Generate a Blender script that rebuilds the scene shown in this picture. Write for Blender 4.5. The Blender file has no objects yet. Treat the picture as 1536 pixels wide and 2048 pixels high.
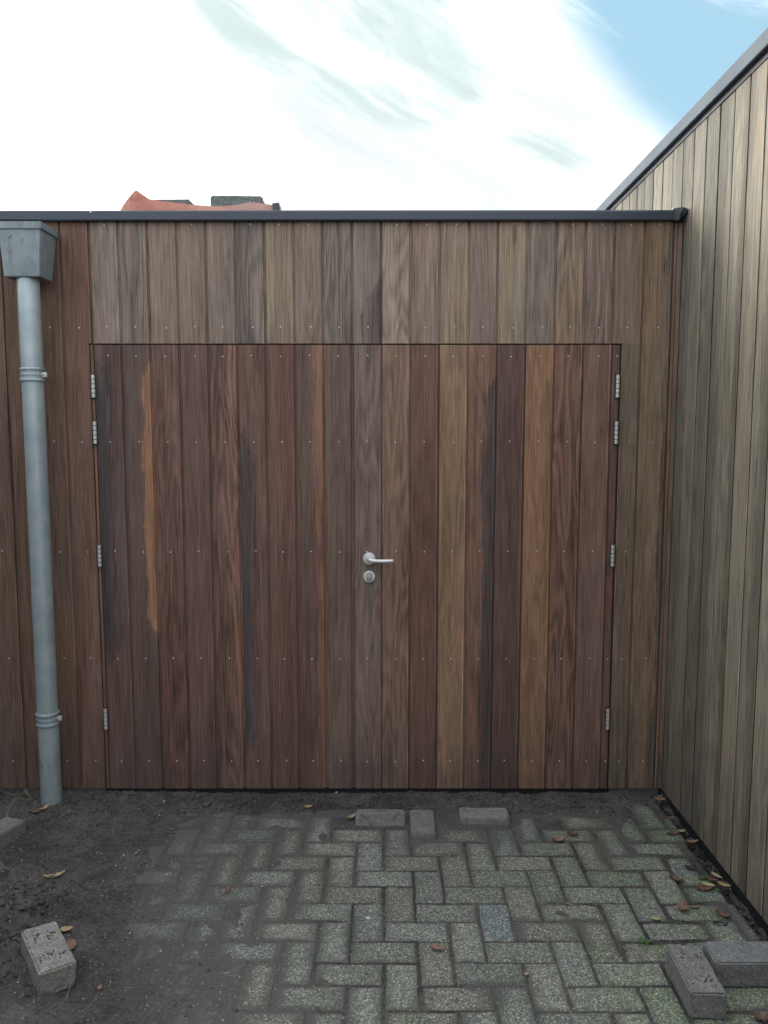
import bpy, bmesh, math, random
from math import radians as R, sin, cos, pi
from mathutils import Vector, Matrix, noise as mn
random.seed(7)
S = bpy.context.scene
COL = S.collection

# ------------------------------------------------------------------ camera
D = 3.278            # distance of the shed front from the camera
cam_d = bpy.data.cameras.new("camera")
cam = bpy.data.objects.new("camera", cam_d); COL.objects.link(cam)
cam.location = (0, 0, 1.6)
cam.rotation_euler = (R(90 - 5.75), 0, 0)
cam_d.sensor_fit = 'VERTICAL'; cam_d.sensor_height = 24
cam_d.lens = 1538 / 2048 * 24
cam_d.clip_end = 5000; cam_d.clip_start = 0.02
S.camera = cam
S.view_settings.view_transform = 'Standard'; S.view_settings.look = 'None'
S.view_settings.exposure = 0.5; S.view_settings.gamma = 1

# ------------------------------------------------------------------ node helper
class NT:
    def __init__(s, tree):
        s.t = tree; tree.nodes.clear()
    def n(s, typ, ins=(), out=0, **props):
        nd = s.t.nodes.new(typ)
        for k, v in props.items():
            if k != 'ramp': setattr(nd, k, v)
        if 'ramp' in props:
            cr = nd.color_ramp
            pts = props['ramp']
            while len(cr.elements) < len(pts): cr.elements.new(0.5)
            for e, (p, c) in zip(cr.elements, pts):
                e.position = p
                e.color = (c, c, c, 1) if isinstance(c, (int, float)) else (*c, 1)
        items = ins.items() if isinstance(ins, dict) else enumerate(ins)
        for k, v in items:
            if v is None: continue
            if isinstance(v, bpy.types.NodeSocket): s.t.links.new(v, nd.inputs[k])
            else:
                sock = nd.inputs[k]
                if sock.type == 'RGBA' and len(v) == 3: v = (*v, 1)
                sock.default_value = v
        return nd.outputs[out] if out is not None else nd
    def m(s, op, a, b=None, c=None, clamp=False):
        return s.n('ShaderNodeMath', [a, b, c], operation=op, use_clamp=clamp)
    def vm(s, op, a, b=None):
        nd = s.n('ShaderNodeVectorMath', [a, b], None, operation=op)
        return nd.outputs['Value'] if op in ('DOT_PRODUCT', 'LENGTH') else nd.outputs[0]
    def noise(s, vec, scale, detail=3, rough=.55, dist=0, color=False):
        return s.n('ShaderNodeTexNoise', {'Vector': vec, 'Scale': scale, 'Detail': detail, 'Roughness': rough, 'Distortion': dist}, 1 if color else 0)
    def mix(s, f, a, b, mode='MIX'):
        nd = s.t.nodes.new('ShaderNodeMix'); nd.data_type = 'RGBA'; nd.blend_type = mode
        for k, v in ((0, f), (6, a), (7, b)):
            if isinstance(v, bpy.types.NodeSocket): s.t.links.new(v, nd.inputs[k])
            else: nd.inputs[k].default_value = v if k == 0 else ((*v, 1) if len(v) == 3 else v)
        return nd.outputs[2]
    def ss(s, v, lo, hi, a=0., b=1.):
        return s.n('ShaderNodeMapRange', [v, lo, hi, a, b], interpolation_type='SMOOTHSTEP')
    def attr(s, name, out=1):
        return s.n('ShaderNodeAttribute', out=out, attribute_name=name)
    def sc(s, v, x, y, z):
        return s.vm('MULTIPLY', v, (x, y, z))

# ------------------------------------------------------------------ world
SUN_EL, SUN_AZ = R(26), R(-38)      # azimuth measured from +Y towards +X
w = bpy.data.worlds.new("World"); S.world = w; w.use_nodes = True
t = NT(w.node_tree)
sky = t.n('ShaderNodeTexSky', out=0, sky_type='NISHITA', sun_disc=False, sun_elevation=SUN_EL,
          sun_rotation=SUN_AZ, air_density=1.0, dust_density=0.6, ozone_density=2.5)
dirv = t.n('ShaderNodeTexCoord', out='Generated')
def ray(u, v):
    f = 1538.; th = R(5.75); xc = (u - 768) / f; zc = (1024 - v) / f
    return Vector((xc, cos(th) + zc * sin(th), zc * cos(th) - sin(th))).normalized()
# wisps are drawn out along a slanting direction in the sky
ax = (ray(900, 300) - ray(350, 0)).normalized()
nz = ray(650, 150); ay = nz.cross(ax).normalized()
qa = t.vm('DOT_PRODUCT', dirv, tuple(ax)); qb = t.vm('DOT_PRODUCT', dirv, tuple(ay)); qc = t.vm('DOT_PRODUCT', dirv, tuple(nz))
q = t.n('ShaderNodeCombineXYZ', [qa, qb, qc])
warp = t.noise(t.sc(q, 2.6, 6.5, 3.), 1., 5, .48, color=True)
qw = t.vm('ADD', q, t.vm('MULTIPLY', t.vm('SUBTRACT', warp, (.5, .5, .5)), (.10, .10, .10)))
wisp = t.noise(t.sc(qw, 2.0, 9.5, 2.), 1.0, 6, .58)
wisp2 = t.noise(t.sc(qw, 5.5, 26, 4.), 1.0, 6, .62)
# thin grey-green veil in a band through the upper middle
def band(u0, v0, u1, v1, wid, soft):
    a = ray(u0, v0); b = ray(u1, v1); c = (a + b).normalized(); L = (b - a); hl = L.length / 2; e = L.normalized()
    n_ = c.cross(e).normalized()
    p = t.vm('ADD', dirv, t.vm('MULTIPLY', t.vm('SUBTRACT', warp, (.5, .5, .5)), (.07, .07, .07)))
    s1 = t.m('DIVIDE', t.vm('DOT_PRODUCT', t.vm('SUBTRACT', p, tuple(c)), tuple(e)), hl)
    s2 = t.m('DIVIDE', t.vm('DOT_PRODUCT', t.vm('SUBTRACT', p, tuple(c)), tuple(n_)), wid)
    s3 = t.m('DIVIDE', t.vm('DOT_PRODUCT', t.vm('SUBTRACT', p, tuple(c)), tuple(c)), .35)
    d = t.m('SQRT', t.m('ADD', t.m('ADD', t.m('MULTIPLY', s1, s1), t.m('MULTIPLY', s2, s2)), t.m('MULTIPLY', s3, s3)))
    return t.ss(d, 1 + soft, 1 - soft)
v1 = band(330, -130, 960, 175, .088, .22)
v1b = band(560, 62, 860, 178, .016, .7)
v1 = t.m('MULTIPLY', v1, t.m('SUBTRACT', 1., t.m('MULTIPLY', v1b, .8)))
v1b = band(880, 120, 950, 240, .03, .6)
v2 = band(690, 165, 870, 245, .022, .6)
v3 = band(1010, 280, 1180, 330, .018, .7)
veil = t.m('MAXIMUM', t.m('MAXIMUM', v1, v1b), t.m('MAXIMUM', v2, v3))
veil = t.m('MULTIPLY', veil, t.ss(t.m('ADD', t.m('MULTIPLY', wisp, .6), t.m('MULTIPLY', wisp2, .4)), .62, .38), clamp=True)
blue = band(1120, -210, 1900, 270, .118, .35)
blue = t.m('MULTIPLY', blue, t.ss(t.m('ADD', t.m('MULTIPLY', wisp, .6), t.m('MULTIPLY', wisp2, .4)), .72, .50))
blue = t.ss(blue, .0, .95)
veil = t.ss(veil, .0, .8)
zc_ = t.n('ShaderNodeSeparateXYZ', [dirv], out=2)
yc_ = t.n('ShaderNodeSeparateXYZ', [dirv], out=1)
# cloud sheet: brightest towards the veiled sun
sd = Vector((sin(SUN_AZ) * cos(SUN_EL), cos(SUN_AZ) * cos(SUN_EL), sin(SUN_EL)))
sdot = t.m('MAXIMUM', t.vm('DOT_PRODUCT', dirv, tuple(sd)), 0.)
glow = t.ss(sdot, .3, 1.0, 0., 1.)
glow = t.m('MULTIPLY', glow, glow)
cl_l = t.m('ADD', t.m('MULTIPLY_ADD', glow, 9.0, 8.5), t.m('MULTIPLY', t.m('POWER', sdot, 22.), 24.))
cl_l = t.m('MULTIPLY', cl_l, t.m('MULTIPLY_ADD', wisp, .35, .82))
near = band(200, -260, 1500, 330, .50, .45)
soft_cl = t.m('MULTIPLY', t.m('MULTIPLY_ADD', wisp2, 2.6, 3.9), t.m('MULTIPLY_ADD', t.ss(wisp, .3, .7), .5, .75))
cl_l = t.m('ADD', t.m('MULTIPLY', cl_l, t.m('SUBTRACT', 1., t.m('MULTIPLY', near, .97))), t.m('MULTIPLY', soft_cl, near))
wv_ = t.m('MULTIPLY_ADD', wisp2, .5, .75)
cloudc = t.vm('MULTIPLY', t.n('ShaderNodeCombineXYZ', [cl_l, cl_l, cl_l]), (.94, 1.0, 1.04))
veilc = t.vm('MULTIPLY', t.n('ShaderNodeCombineXYZ', [wv_, wv_, wv_]), (3.6, 4.3, 4.2))
c1 = t.mix(t.m('MULTIPLY', veil, .92), cloudc, veilc)
skyb = t.mix(.85, t.vm('MULTIPLY', sky, (1., 1., 1.)), (2.1, 3.45, 4.2))
c2 = t.mix(blue, c1, skyb)
bg = t.n('ShaderNodeBackground', {'Color': c2, 'Strength': 0.15})
t.n('ShaderNodeOutputWorld', [bg], None)

sun_d = bpy.data.lights.new("sun", 'SUN'); sun = bpy.data.objects.new("sun", sun_d); COL.objects.link(sun)
sun_d.energy = 1.4; sun_d.angle = R(34); sun_d.color = (1, .88, .68)
sun.rotation_euler = sd.to_track_quat('Z', 'Y').to_euler(); sun.location = sd * 20

# ------------------------------------------------------------------ materials
def mat(name):
    m = bpy.data.materials.new(name); m.use_nodes = True
    return m, NT(m.node_tree)
def finish(t, color, rough=.6, bump=None, bs=.3, bd=.002, metal=0., spec=.5, emis=None, coat=0):
    ins = {'Base Color': color, 'Roughness': rough, 'Metallic': metal, 'Specular IOR Level': spec}
    if bump is not None:
        ins['Normal'] = t.n('ShaderNodeBump', {'Strength': bs, 'Distance': bd, 'Height': bump})
    b = t.n('ShaderNodeBsdfPrincipled', ins)
    t.n('ShaderNodeOutputMaterial', [b], None)

def wood_mat():
    m, t = mat('weathered_hardwood')
    ca = t.attr('ca', 0); cb = t.attr('cb', 0); gc = t.attr('gc'); pa = t.attr('pa'); pb = t.attr('pb')
    pas = t.n('ShaderNodeSeparateXYZ', [pa], None); split, zlo, zhi = pas.outputs
    pbs = t.n('ShaderNodeSeparateXYZ', [pb], None); tu, cath, aged = pbs.outputs
    gs = t.n('ShaderNodeSeparateXYZ', [gc], None); gu, gz, gid = gs.outputs
    # wandering of the grain
    wob = t.m('SUBTRACT', t.noise(t.sc(gc, 2., 1.4, 1.), 1., 2), .5)
    gw = t.vm('ADD', gc, t.n('ShaderNodeCombineXYZ', [t.m('MULTIPLY', wob, .02), 0., 0.]))
    g1 = t.noise(t.sc(gw, 75, 2.2, 1.), 1., 5, .65)
    g2 = t.noise(t.sc(gw, 330, 7., 1.), 1., 4, .6)
    g3 = t.noise(t.sc(gw, 19, 1.1, 1.), 1., 3, .5)
    pores = t.ss(t.noise(t.sc(gw, 520, 38., 1.), 1., 2, .5), .62, .72)
    # cathedral figure: contour lines of a stretched field
    fld = t.noise(t.sc(gc, 7.5, .85, 1.), 1., 2, .45)
    fld = t.m('ADD', fld, t.m('MULTIPLY', t.noise(t.sc(gc, 60, 9, 1.), 1., 3, .6), .028))
    ring = t.m('PINGPONG', t.m('MULTIPLY', fld, 16.), .5)
    ring = t.m('MULTIPLY', t.ss(ring, .0, .5), 1.)
    # second colour along one edge (sapwood or dark heart), with a ragged border
    e1 = t.m('SUBTRACT', t.noise(t.n('ShaderNodeCombineXYZ', [gid, t.m('MULTIPLY', gz, 3.2), 0.]), 1., 5, .6), .5)
    e2 = t.m('SUBTRACT', t.noise(t.sc(gw, 90, 9, 1), 1., 3), .5)
    off = t.m('ADD', t.m('MULTIPLY', e1, .55), t.m('ADD', t.m('MULTIPLY', e2, .25), t.m('MULTIPLY', t.m('SUBTRACT', t.noise(t.sc(gw, 260, 3.5, 2), 1., 3), .5), .45)))
    win = t.m('ADD', t.ss(gz, t.m('ADD', zlo, .12), t.m('SUBTRACT', zlo, .12)), t.ss(gz, t.m('SUBTRACT', zhi, .12), t.m('ADD', zhi, .12)))
    thr = t.m('ADD', t.m('ADD', split, off), t.m('MULTIPLY', win, .9))
    soft = t.attr('sf', 2)
    f = t.ss(t.m('SUBTRACT', tu, thr), t.m('MULTIPLY', soft, -1.), t.m('MULTIPLY', soft, 1.3))
    edge = t.m('MULTIPLY', t.ss(t.m('ABSOLUTE', t.m('SUBTRACT', tu, thr)), .035, .0), .45)
    c = t.mix(f, ca, cb)
    # tonal variation: broad bands, fibres, fine flecks
    k = t.m('ADD', t.m('MULTIPLY', t.m('SUBTRACT', g1, .5), 1.0), t.m('MULTIPLY', t.m('SUBTRACT', g2, .5), 1.7))
    k = t.m('ADD', k, t.m('MULTIPLY', t.m('SUBTRACT', g3, .5), .75))
    blot = t.noise(t.sc(gw, 12, 3.2, 2.), 1., 5, .65)
    k = t.m('ADD', k, t.m('MULTIPLY', t.m('SUBTRACT', blot, .5), .5))
    g4 = t.noise(t.sc(gw, 190, 5., 3.), 1., 3, .7)
    k = t.m('ADD', k, t.m('MULTIPLY', t.m('SUBTRACT', g4, .5), .85))
    k = t.m('ADD', k, t.m('MULTIPLY', t.m('SUBTRACT', ring, .6), t.m('MULTIPLY', cath, .42)))
    k = t.m('SUBTRACT', k, t.m('MULTIPLY', pores, .2))
    k = t.m('SUBTRACT', k, edge)
    k = t.m('MAXIMUM', t.m('ADD', k, 1.), .3)
    c = t.vm('MULTIPLY', c, t.n('ShaderNodeCombineXYZ', [k, k, k]))
    hue = t.noise(t.sc(gw, 26, .9, 3.), 1., 3, .55)
    c = t.mix(t.ss(hue, .45, .75, 0., .5), c, t.vm('MULTIPLY', c, (1.12, .95, .88)))
    gry = t.noise(t.sc(gw, 9, 1.3, 2.3), 1., 5, .65)
    c = t.mix(t.m('MULTIPLY', t.ss(gry, .42, .70), aged), c, t.vm('MULTIPLY', t.n('ShaderNodeCombineXYZ', [k, k, k]), (.178, .165, .150)))
    dk = t.noise(t.sc(gw, 20, 1.3, 5.3), 1., 5, .6)
    c = t.mix(t.ss(dk, .55, .72, 0., .6), c, t.vm('MULTIPLY', c, (.58, .58, .61)))
    kv = t.n('ShaderNodeTexVoronoi', {'Vector': t.sc(gw, 15, 3.0, 1.), 'Scale': 1.}, None)
    kn = t.m('MULTIPLY', t.m('GREATER_THAN', t.n('ShaderNodeSeparateXYZ', [kv.outputs['Color']], out=0), .93), t.ss(t.m('ADD', kv.outputs['Distance'], t.m('MULTIPLY', g4, .12)), .30, .10))
    c = t.mix(t.m('MULTIPLY', kn, .72), c, t.vm('MULTIPLY', c, (.36, .35, .38)))
    lt = t.noise(t.sc(gw, 110, 3.2, 9.), 1., 3, .5)
    c = t.mix(t.ss(lt, .66, .76, 0., .35), c, t.vm('MULTIPLY', c, (1.75, 1.75, 1.7)))
    ck = t.noise(t.sc(gw, 130, 4., 7.), 1., 2, .4)
    c = t.mix(t.ss(ck, .735, .76, 0., .6), c, (.012, .012, .014))
    sf = t.noise(t.sc(gc, 60, 26., 4.), 1., 3, .6)
    c = t.mix(t.ss(sf, .74, .79, 0., .4), c, (.3, .29, .28))
    dirt = t.m('MULTIPLY', t.ss(gz, .55, .02), t.ss(t.noise(t.sc(gc, 14, 5, 1), 1., 5, .65), .25, .75))
    c = t.mix(t.m('MULTIPLY', dirt, .6), c, (.062, .060, .060))
    ar = t.m('MULTIPLY', t.ss(gu, .1060, .1078), t.ss(gu, .1116, .1106))      # paler strip along one edge of the wide-grooved boards
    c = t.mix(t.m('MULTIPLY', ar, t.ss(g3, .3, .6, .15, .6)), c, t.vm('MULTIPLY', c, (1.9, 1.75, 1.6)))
    h = t.m('ADD', t.m('MULTIPLY', g1, .6), t.m('MULTIPLY', g2, .5))
    rg = t.m('MULTIPLY_ADD', g1, .2, .62)
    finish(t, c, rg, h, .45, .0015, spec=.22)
    return m
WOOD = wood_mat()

def simple(name, col, rough=.5, metal=0., nscale=60, var=.15, bs=.1, spec=.5, stretch=(1, 1, 1)):
    m, t = mat(name)
    p = t.n('ShaderNodeTexCoord', out='Object')
    n1 = t.noise(t.sc(p, *stretch), nscale, 4, .6)
    n2 = t.noise(t.sc(p, *stretch), nscale * .13, 3, .5)
    k = t.m('ADD', t.m('MULTIPLY', t.m('SUBTRACT', n1, .5), var * 2), t.m('MULTIPLY_ADD', t.m('SUBTRACT', n2, .5), var * 2.5, 1.))
    c = t.vm('MULTIPLY', col, t.n('ShaderNodeCombineXYZ', [k, k, k]))
    finish(t, c, t.m('MULTIPLY_ADD', n2, .25, rough - .12), n1, bs, .001, metal, spec)
    return m
BLACK = simple('black_membrane', (.008, .009, .012), .8)
SLATE = simple('slate_grey_aluminium', (.020, .031, .052), .42, 0., 30, .08, spec=.6)
FLAP = simple('black_bitumen_flap', (.012, .014, .02), .45, 0., 40, .2, .4)
TRIM = simple('pale_grey_aluminium', (.09, .115, .14), .65, .0, nscale=30, var=.05, spec=.2)
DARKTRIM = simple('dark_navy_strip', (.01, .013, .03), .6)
CONC = simple('grey_concrete', (.07, .078, .085), .9, 0, 90, .3, .5)
STEEL = simple('brushed_stainless', (.66, .68, .69), .40, .45, 80, .06)
STEELD = simple('hinge_steel', (.60, .62, .60), .5, .6, 60, .08)
SCREWM = simple('screw_steel', (.60, .60, .58), .6, .3, 80, .06)
DARKM = simple('dark_steel', (.03, .03, .035), .5, .5)
ROOF = simple('grey_roof_felt', (.06, .065, .07), .9, 0, 120, .3, .5)

def zinc_mat(k_=1.):
    m, t = mat('weathered_zinc' if k_ == 1. else 'dull_zinc')
    p = t.n('ShaderNodeTexCoord', out='Object')
    a = t.noise(t.sc(p, 40, 40, 6), 1., 5, .6); b = t.noise(p, 9, 4, .6)
    z = t.n('ShaderNodeSeparateXYZ', [p], out=2)
    low = t.ss(z, .75, .1)
    c = t.mix(t.ss(b, .3, .7), (.41, .465, .49), (.30, .355, .39))
    st = t.m('MULTIPLY', t.ss(a, .52, .7), t.m('MULTIPLY_ADD', low, .6, .12))
    c = t.mix(st, c, (.50, .54, .55))
    st2 = t.m('MULTIPLY', t.ss(t.noise(t.sc(p, 25, 25, 9), 1.3, 5, .7), .55, .7), t.m('MULTIPLY_ADD', low, .5, .1))
    c = t.mix(st2, c, (.16, .185, .215))
    c = t.vm('MULTIPLY', c, (k_ * .97, k_, k_))
    finish(t, c, t.m('MULTIPLY_ADD', b, .25, .26 + (1 - k_) * .3), a, .15, .001, .35, .5)
    return m
ZINC = zinc_mat(); ZINCH = zinc_mat(.55)

def paver_mat(loose=False):
    m, t = mat('worn_concrete_brick' if loose else 'exposed_aggregate_paver')
    p = t.n('ShaderNodeNewGeometry', out='Position')
    tint = t.attr('tint', 0); d = t.attr('dust', 2)
    v = t.n('ShaderNodeTexVoronoi', {'Vector': p, 'Scale': 260.}, None)
    vs = t.n('ShaderNodeSeparateXYZ', [v.outputs['Color']], None)
    v2 = t.n('ShaderNodeTexVoronoi', {'Vector': p, 'Scale': 130.}, None)
    v2s = t.n('ShaderNodeSeparateXYZ', [v2.outputs['Color']], None)
    grit = t.m('MULTIPLY', vs.outputs[0], vs.outputs[1])
    n1 = t.noise(p, 35, 5, .65); n2 = t.noise(p, 7, 4, .6); n3 = t.noise(p, 150, 3, .6)
    k = t.m('ADD', t.m('MULTIPLY_ADD', grit, .6 if loose else 1.5, .75 if loose else .50), t.m('MULTIPLY', t.m('SUBTRACT', n1, .5), .9))
    k = t.m('MAXIMUM', k, .2)
    c = t.vm('MULTIPLY', tint, t.n('ShaderNodeCombineXYZ', [k, k, k]))
    # pale pebbles showing in the worn face
    peb = t.m('MULTIPLY', t.ss(v2s.outputs[0], .97 if loose else .83, .98 if loose else .86), t.ss(v2.outputs['Distance'], .5, .25))
    pc = t.mix(v2s.outputs[1], (.55, .56, .50), (.36, .34, .29))
    c = t.mix(t.m('MULTIPLY', peb, .85), c, pc)
    dk = t.m('MULTIPLY', t.ss(vs.outputs[2], .86, .9), t.ss(v.outputs['Distance'], .6, .3))
    c = t.mix(t.m('MULTIPLY', dk, .75), c, (.022, .024, .026))
    # moss film
    xs = t.n('ShaderNodeSeparateXYZ', [p], None)
    mz = t.m('ADD', t.ss(xs.outputs[0], .2, 1.1, .1, .95), t.ss(xs.outputs[1], 2.5, 1.9, 0., .25))
    moss = t.m('MULTIPLY', t.ss(t.m('ADD', n2, t.m('MULTIPLY', n1, .4)), .55, .85), mz)
    if loose: moss = 0.
    c = t.mix(moss, c, t.vm('MULTIPLY', c, (.86, 1.0, .78)))
    # soil worked into the face and out of the joints
    dd = t.ss(t.m('ADD', t.m('ADD', d, t.m('MULTIPLY', t.m('SUBTRACT', n3, .5), .9)), t.m('ADD', t.m('MULTIPLY', t.m('SUBTRACT', n1, .5), 1.1), t.m('MULTIPLY', t.m('SUBTRACT', n2, .5), .8))),  .30, 1.0)
    c = t.mix(t.m('MULTIPLY', dd, .80), c, t.mix(n3, (.054, .053, .053), (.108, .106, .100)))
    h = t.m('ADD', t.m('MULTIPLY', grit, .8), t.m('MULTIPLY', n3, .7))
    finish(t, c, .88, h, .8, .003, spec=.25)
    return m
PAVER = paver_mat(); LOOSE = paver_mat(True)

def soil_mat():
    m, t = mat('dark_garden_soil')
    p = t.n('ShaderNodeNewGeometry', out='Position')
    n1 = t.noise(p, 14, 5, .65); n2 = t.noise(p, 90, 5, .7); n3 = t.noise(p, 3, 3, .5)
    v = t.n('ShaderNodeTexVoronoi', {'Vector': p, 'Scale': 190.}, None)
    vs = t.n('ShaderNodeSeparateXYZ', [v.outputs['Color']], None)
    c = t.mix(t.ss(n1, .35, .68), (.052, .047, .044), (.092, .084, .079))
    c = t.mix(t.ss(n2, .45, .7), c, (.125, .117, .11))
    c = t.mix(t.ss(n2, .42, .3), c, (.024, .024, .026))
    c = t.mix(t.ss(n3, .42, .62), c, t.vm('MULTIPLY', c, (.68, .69, .73)))
    # dry pale dust where it thins out over the paving
    sd_ = t.attr('thin', 2)
    c = t.mix(t.m('MULTIPLY', t.ss(t.m('ADD', sd_, t.m('SUBTRACT', n3, .5)), .2, .9), .7), c, t.mix(n2, (.070, .069, .068), (.130, .128, .120)))
    peb = t.m('MULTIPLY', t.ss(vs.outputs[0], .972, .98), t.ss(v.outputs['Distance'], .5, .3))
    c = t.mix(t.m('MULTIPLY', peb, .8), c, (.36, .36, .32))
    h = t.m('ADD', t.m('MULTIPLY', n2, .7), t.m('MULTIPLY', n1, .8))
    finish(t, c, .92, h, .9, .006, spec=.2)
    return m
SOIL = soil_mat()

# ------------------------------------------------------------------ mesh helpers
def link(o, parent=None):
    COL.objects.link(o)
    if parent is not None: o.parent = parent
    return o
def empty(name, loc=(0, 0, 0)):
    o = bpy.data.objects.new(name, None); o.location = loc; o.empty_display_size = .1
    return link(o)
def tag(o, label=None, cat=None, group=None, kind=None):
    for k, v in (('label', label), ('category', cat), ('group', group), ('kind', kind)):
        if v: o[k] = v
    return o
class MB:
    """collects world-space geometry, then links it as one mesh object"""
    def __init__(s): s.v = []; s.f = []; s.a = {}; s.mi = []; s.cur = 0
    def add(s, vs, fs, **attrs):
        b = len(s.v); s.v += [tuple(x) for x in vs]; s.f += [tuple(i + b for i in f) for f in fs]
        s.mi += [s.cur] * len(fs)
        for k, val in attrs.items():
            L = s.a.setdefault(k, [])
            while len(L) < b: L.append(None)
            L += val if isinstance(val, list) else [val] * len(vs)
    def box(s, x0, x1, y0, y1, z0, z1, M=None, bev=0):
        vs = [Vector((x, y, z)) for x in (x0, x1) for y in (y0, y1) for z in (z0, z1)]
        fs = [(0, 1, 3, 2), (4, 6, 7, 5), (0, 4, 5, 1), (2, 3, 7, 6), (0, 2, 6, 4), (1, 5, 7, 3)]
        if bev:
            bm = bmesh.new(); bv = [bm.verts.new(v) for v in vs]
            for f in fs: bm.faces.new([bv[i] for i in f])
            bmesh.ops.bevel(bm, geom=list(bm.edges), offset=bev, segments=2, affect='EDGES', profile=.6)
            bm.verts.index_update(); vs = [v.co.copy() for v in bm.verts]; fs = [tuple(v.index for v in f.verts) for f in bm.faces]; bm.free()
        if M: vs = [M @ v for v in vs]
        s.add(vs, fs)
    def tube(s, pts, rad, n=16, cap=True, M=None):
        """tube through pts; rad is one radius or a list"""
        pts = [Vector(p) for p in pts]; k = len(pts)
        rad = rad if isinstance(rad, list) else [rad] * k
        vs = []; up = None
        for i, p in enumerate(pts):
            d = (pts[min(i + 1, k - 1)] - pts[max(i - 1, 0)])
            d = d.normalized() if d.length > 1e-9 else Vector((0, 0, 1))
            if up is None: up = Vector((1, 0, 0)) if abs(d.x) < .9 else Vector((0, 0, 1))
            a = (up - d * up.dot(d)).normalized(); b = d.cross(a); up = a
            for j in range(n):
                an = 2 * pi * j / n; vs.append(p + (a * cos(an) + b * sin(an)) * rad[i])
        fs = [(i * n + j, i * n + (j + 1) % n, (i + 1) * n + (j + 1) % n, (i + 1) * n + j) for i in range(k - 1) for j in range(n)]
        if cap: fs += [tuple(range(n))[::-1], tuple(range((k - 1) * n, k * n))]
        if M: vs = [M @ v for v in vs]
        s.add(vs, fs)
    def build(s, name, mats, parent=None, origin=None, smooth=False):
        me = bpy.data.meshes.new(name)
        o = Vector(origin) if origin else Vector((0, 0, 0))
        me.from_pydata([tuple(Vector(v) - o) for v in s.v], [], s.f)
        for m_ in (mats if isinstance(mats, list) else [mats]): me.materials.append(m_)
        if isinstance(mats, list): me.polygons.foreach_set('material_index', s.mi)
        for k, L in s.a.items():
            while len(L) < len(s.v): L.append(None)
            if isinstance(next(x for x in L if x is not None), (int, float)):
                at = me.attributes.new(k, 'FLOAT', 'POINT'); at.data.foreach_set('value', [x or 0. for x in L])
            elif k in ('ca', 'cb', 'tint'):
                at = me.attributes.new(k, 'FLOAT_COLOR', 'POINT')
                at.data.foreach_set('color', [c for x in L for c in ((*x, 1.) if x else (.1, .1, .1, 1.))])
            else:
                at = me.attributes.new(k, 'FLOAT_VECTOR', 'POINT')
                at.data.foreach_set('vector', [c for x in L for c in (x or (0, 0, 0))])
        bm = bmesh.new(); bm.from_mesh(me); bmesh.ops.recalc_face_normals(bm, faces=bm.faces); bm.to_mesh(me); bm.free()
        if smooth:
            me.polygons.foreach_set('use_smooth', [True] * len(me.polygons))
            try: me.set_sharp_from_angle(angle=R(40))
            except Exception: pass
        ob = bpy.data.objects.new(name, me); ob.location = o
        link(ob)
        if parent is not None:
            ob.parent = parent
            pw = Vector((0, 0, 0)); q_ = parent
            while q_ is not None: pw += q_.location; q_ = q_.parent
            ob.location = o - pw
        return ob

# ------------------------------------------------------------------ timber cladding
def lin(c):      # surface colour given as 0..255, a little greyer and lighter
    m_ = sum(c) / 3; c = [(m_ + (x - m_) * SAT) * WB * w_ for x, w_ in zip(c, (1.055, 1.0, .975))]
    return tuple(((x / 255 + .055) / 1.055) ** 2.4 if x > 10 else x / 255 / 12.92 for x in c)
_id = [0]; WB = 1.12; SAT = .88
def plank(mb, fr, u0, u1, z0, z1, ca, cb=None, split=2., zlo=-9, zhi=9, side=1, cath=.3, aged=.3, g=.011, dep=.010, off=0., tongue=True, soft=.08):
    """one board: chamfered face from u0 to u1-g, then the groove floor up to u1"""
    _id[0] += 1; i = _id[0]
    e = u1 - g; ch = .0026 if tongue else .0008
    cs = [(u0, -dep), (u0, -ch), (u0 + ch, 0), (e - ch, 0), (e, -ch), (e, -dep)]
    if tongue and g > 0: cs.append((u1, -dep))
    if not tongue: cs = [(u0 + .008, -dep), (u0 + .008, -.0022), (u0, -.0022), (u0, -ch), (u0 + ch, 0), (e - ch, 0), (e, -ch), (e, -.0022), (e - .008, -.0022), (e - .008, -dep)]
    nz_ = max(2, int((z1 - z0) / .25) + 1)
    bow = random.uniform(-1, 1) * .0006; ph = random.uniform(0, 6)
    vs = []; gc = []; pb = []
    wdt = u1 - u0
    for k in range(nz_ + 1):
        z = z0 + (z1 - z0) * k / nz_
        for (u, d) in cs:
            dd = d + (off if d > -dep + 1e-6 else 0)
            vs.append(fr(u + bow * sin(z * 2 + ph), dd, z)); gc.append((u - u0 + (.012 if d < -.005 else 0), z, i * 3.37))
            tt = (u - u0) / wdt
            pb.append((tt if side > 0 else 1 - tt, cath, aged))
    n = len(cs)
    fs = [(k * n + j, k * n + j + 1, (k + 1) * n + j + 1, (k + 1) * n + j) for k in range(nz_) for j in range(n - 1)]
    fs += [tuple(range(n)), tuple(range(nz_ * n, nz_ * n + n))]
    mb.add(vs, fs, ca=lin(ca), cb=lin(cb or ca), gc=gc, pa=(split, zlo, zhi), pb=pb, sf=soft)

front = lambda u, d, z: (u, D - d, z)
P0, PITCH = -.128, .121
seam = lambda k: P0 + PITCH * k
Z_B, Z_DT, Z_T = .035, 1.976, 2.482   # board bottom, door top, board top

shed = empty('timber_shed', (0, D, 0))
tag(shed, 'flat-roofed timber shed front in reddish brown vertical boards with double doors', 'shed')

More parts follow.
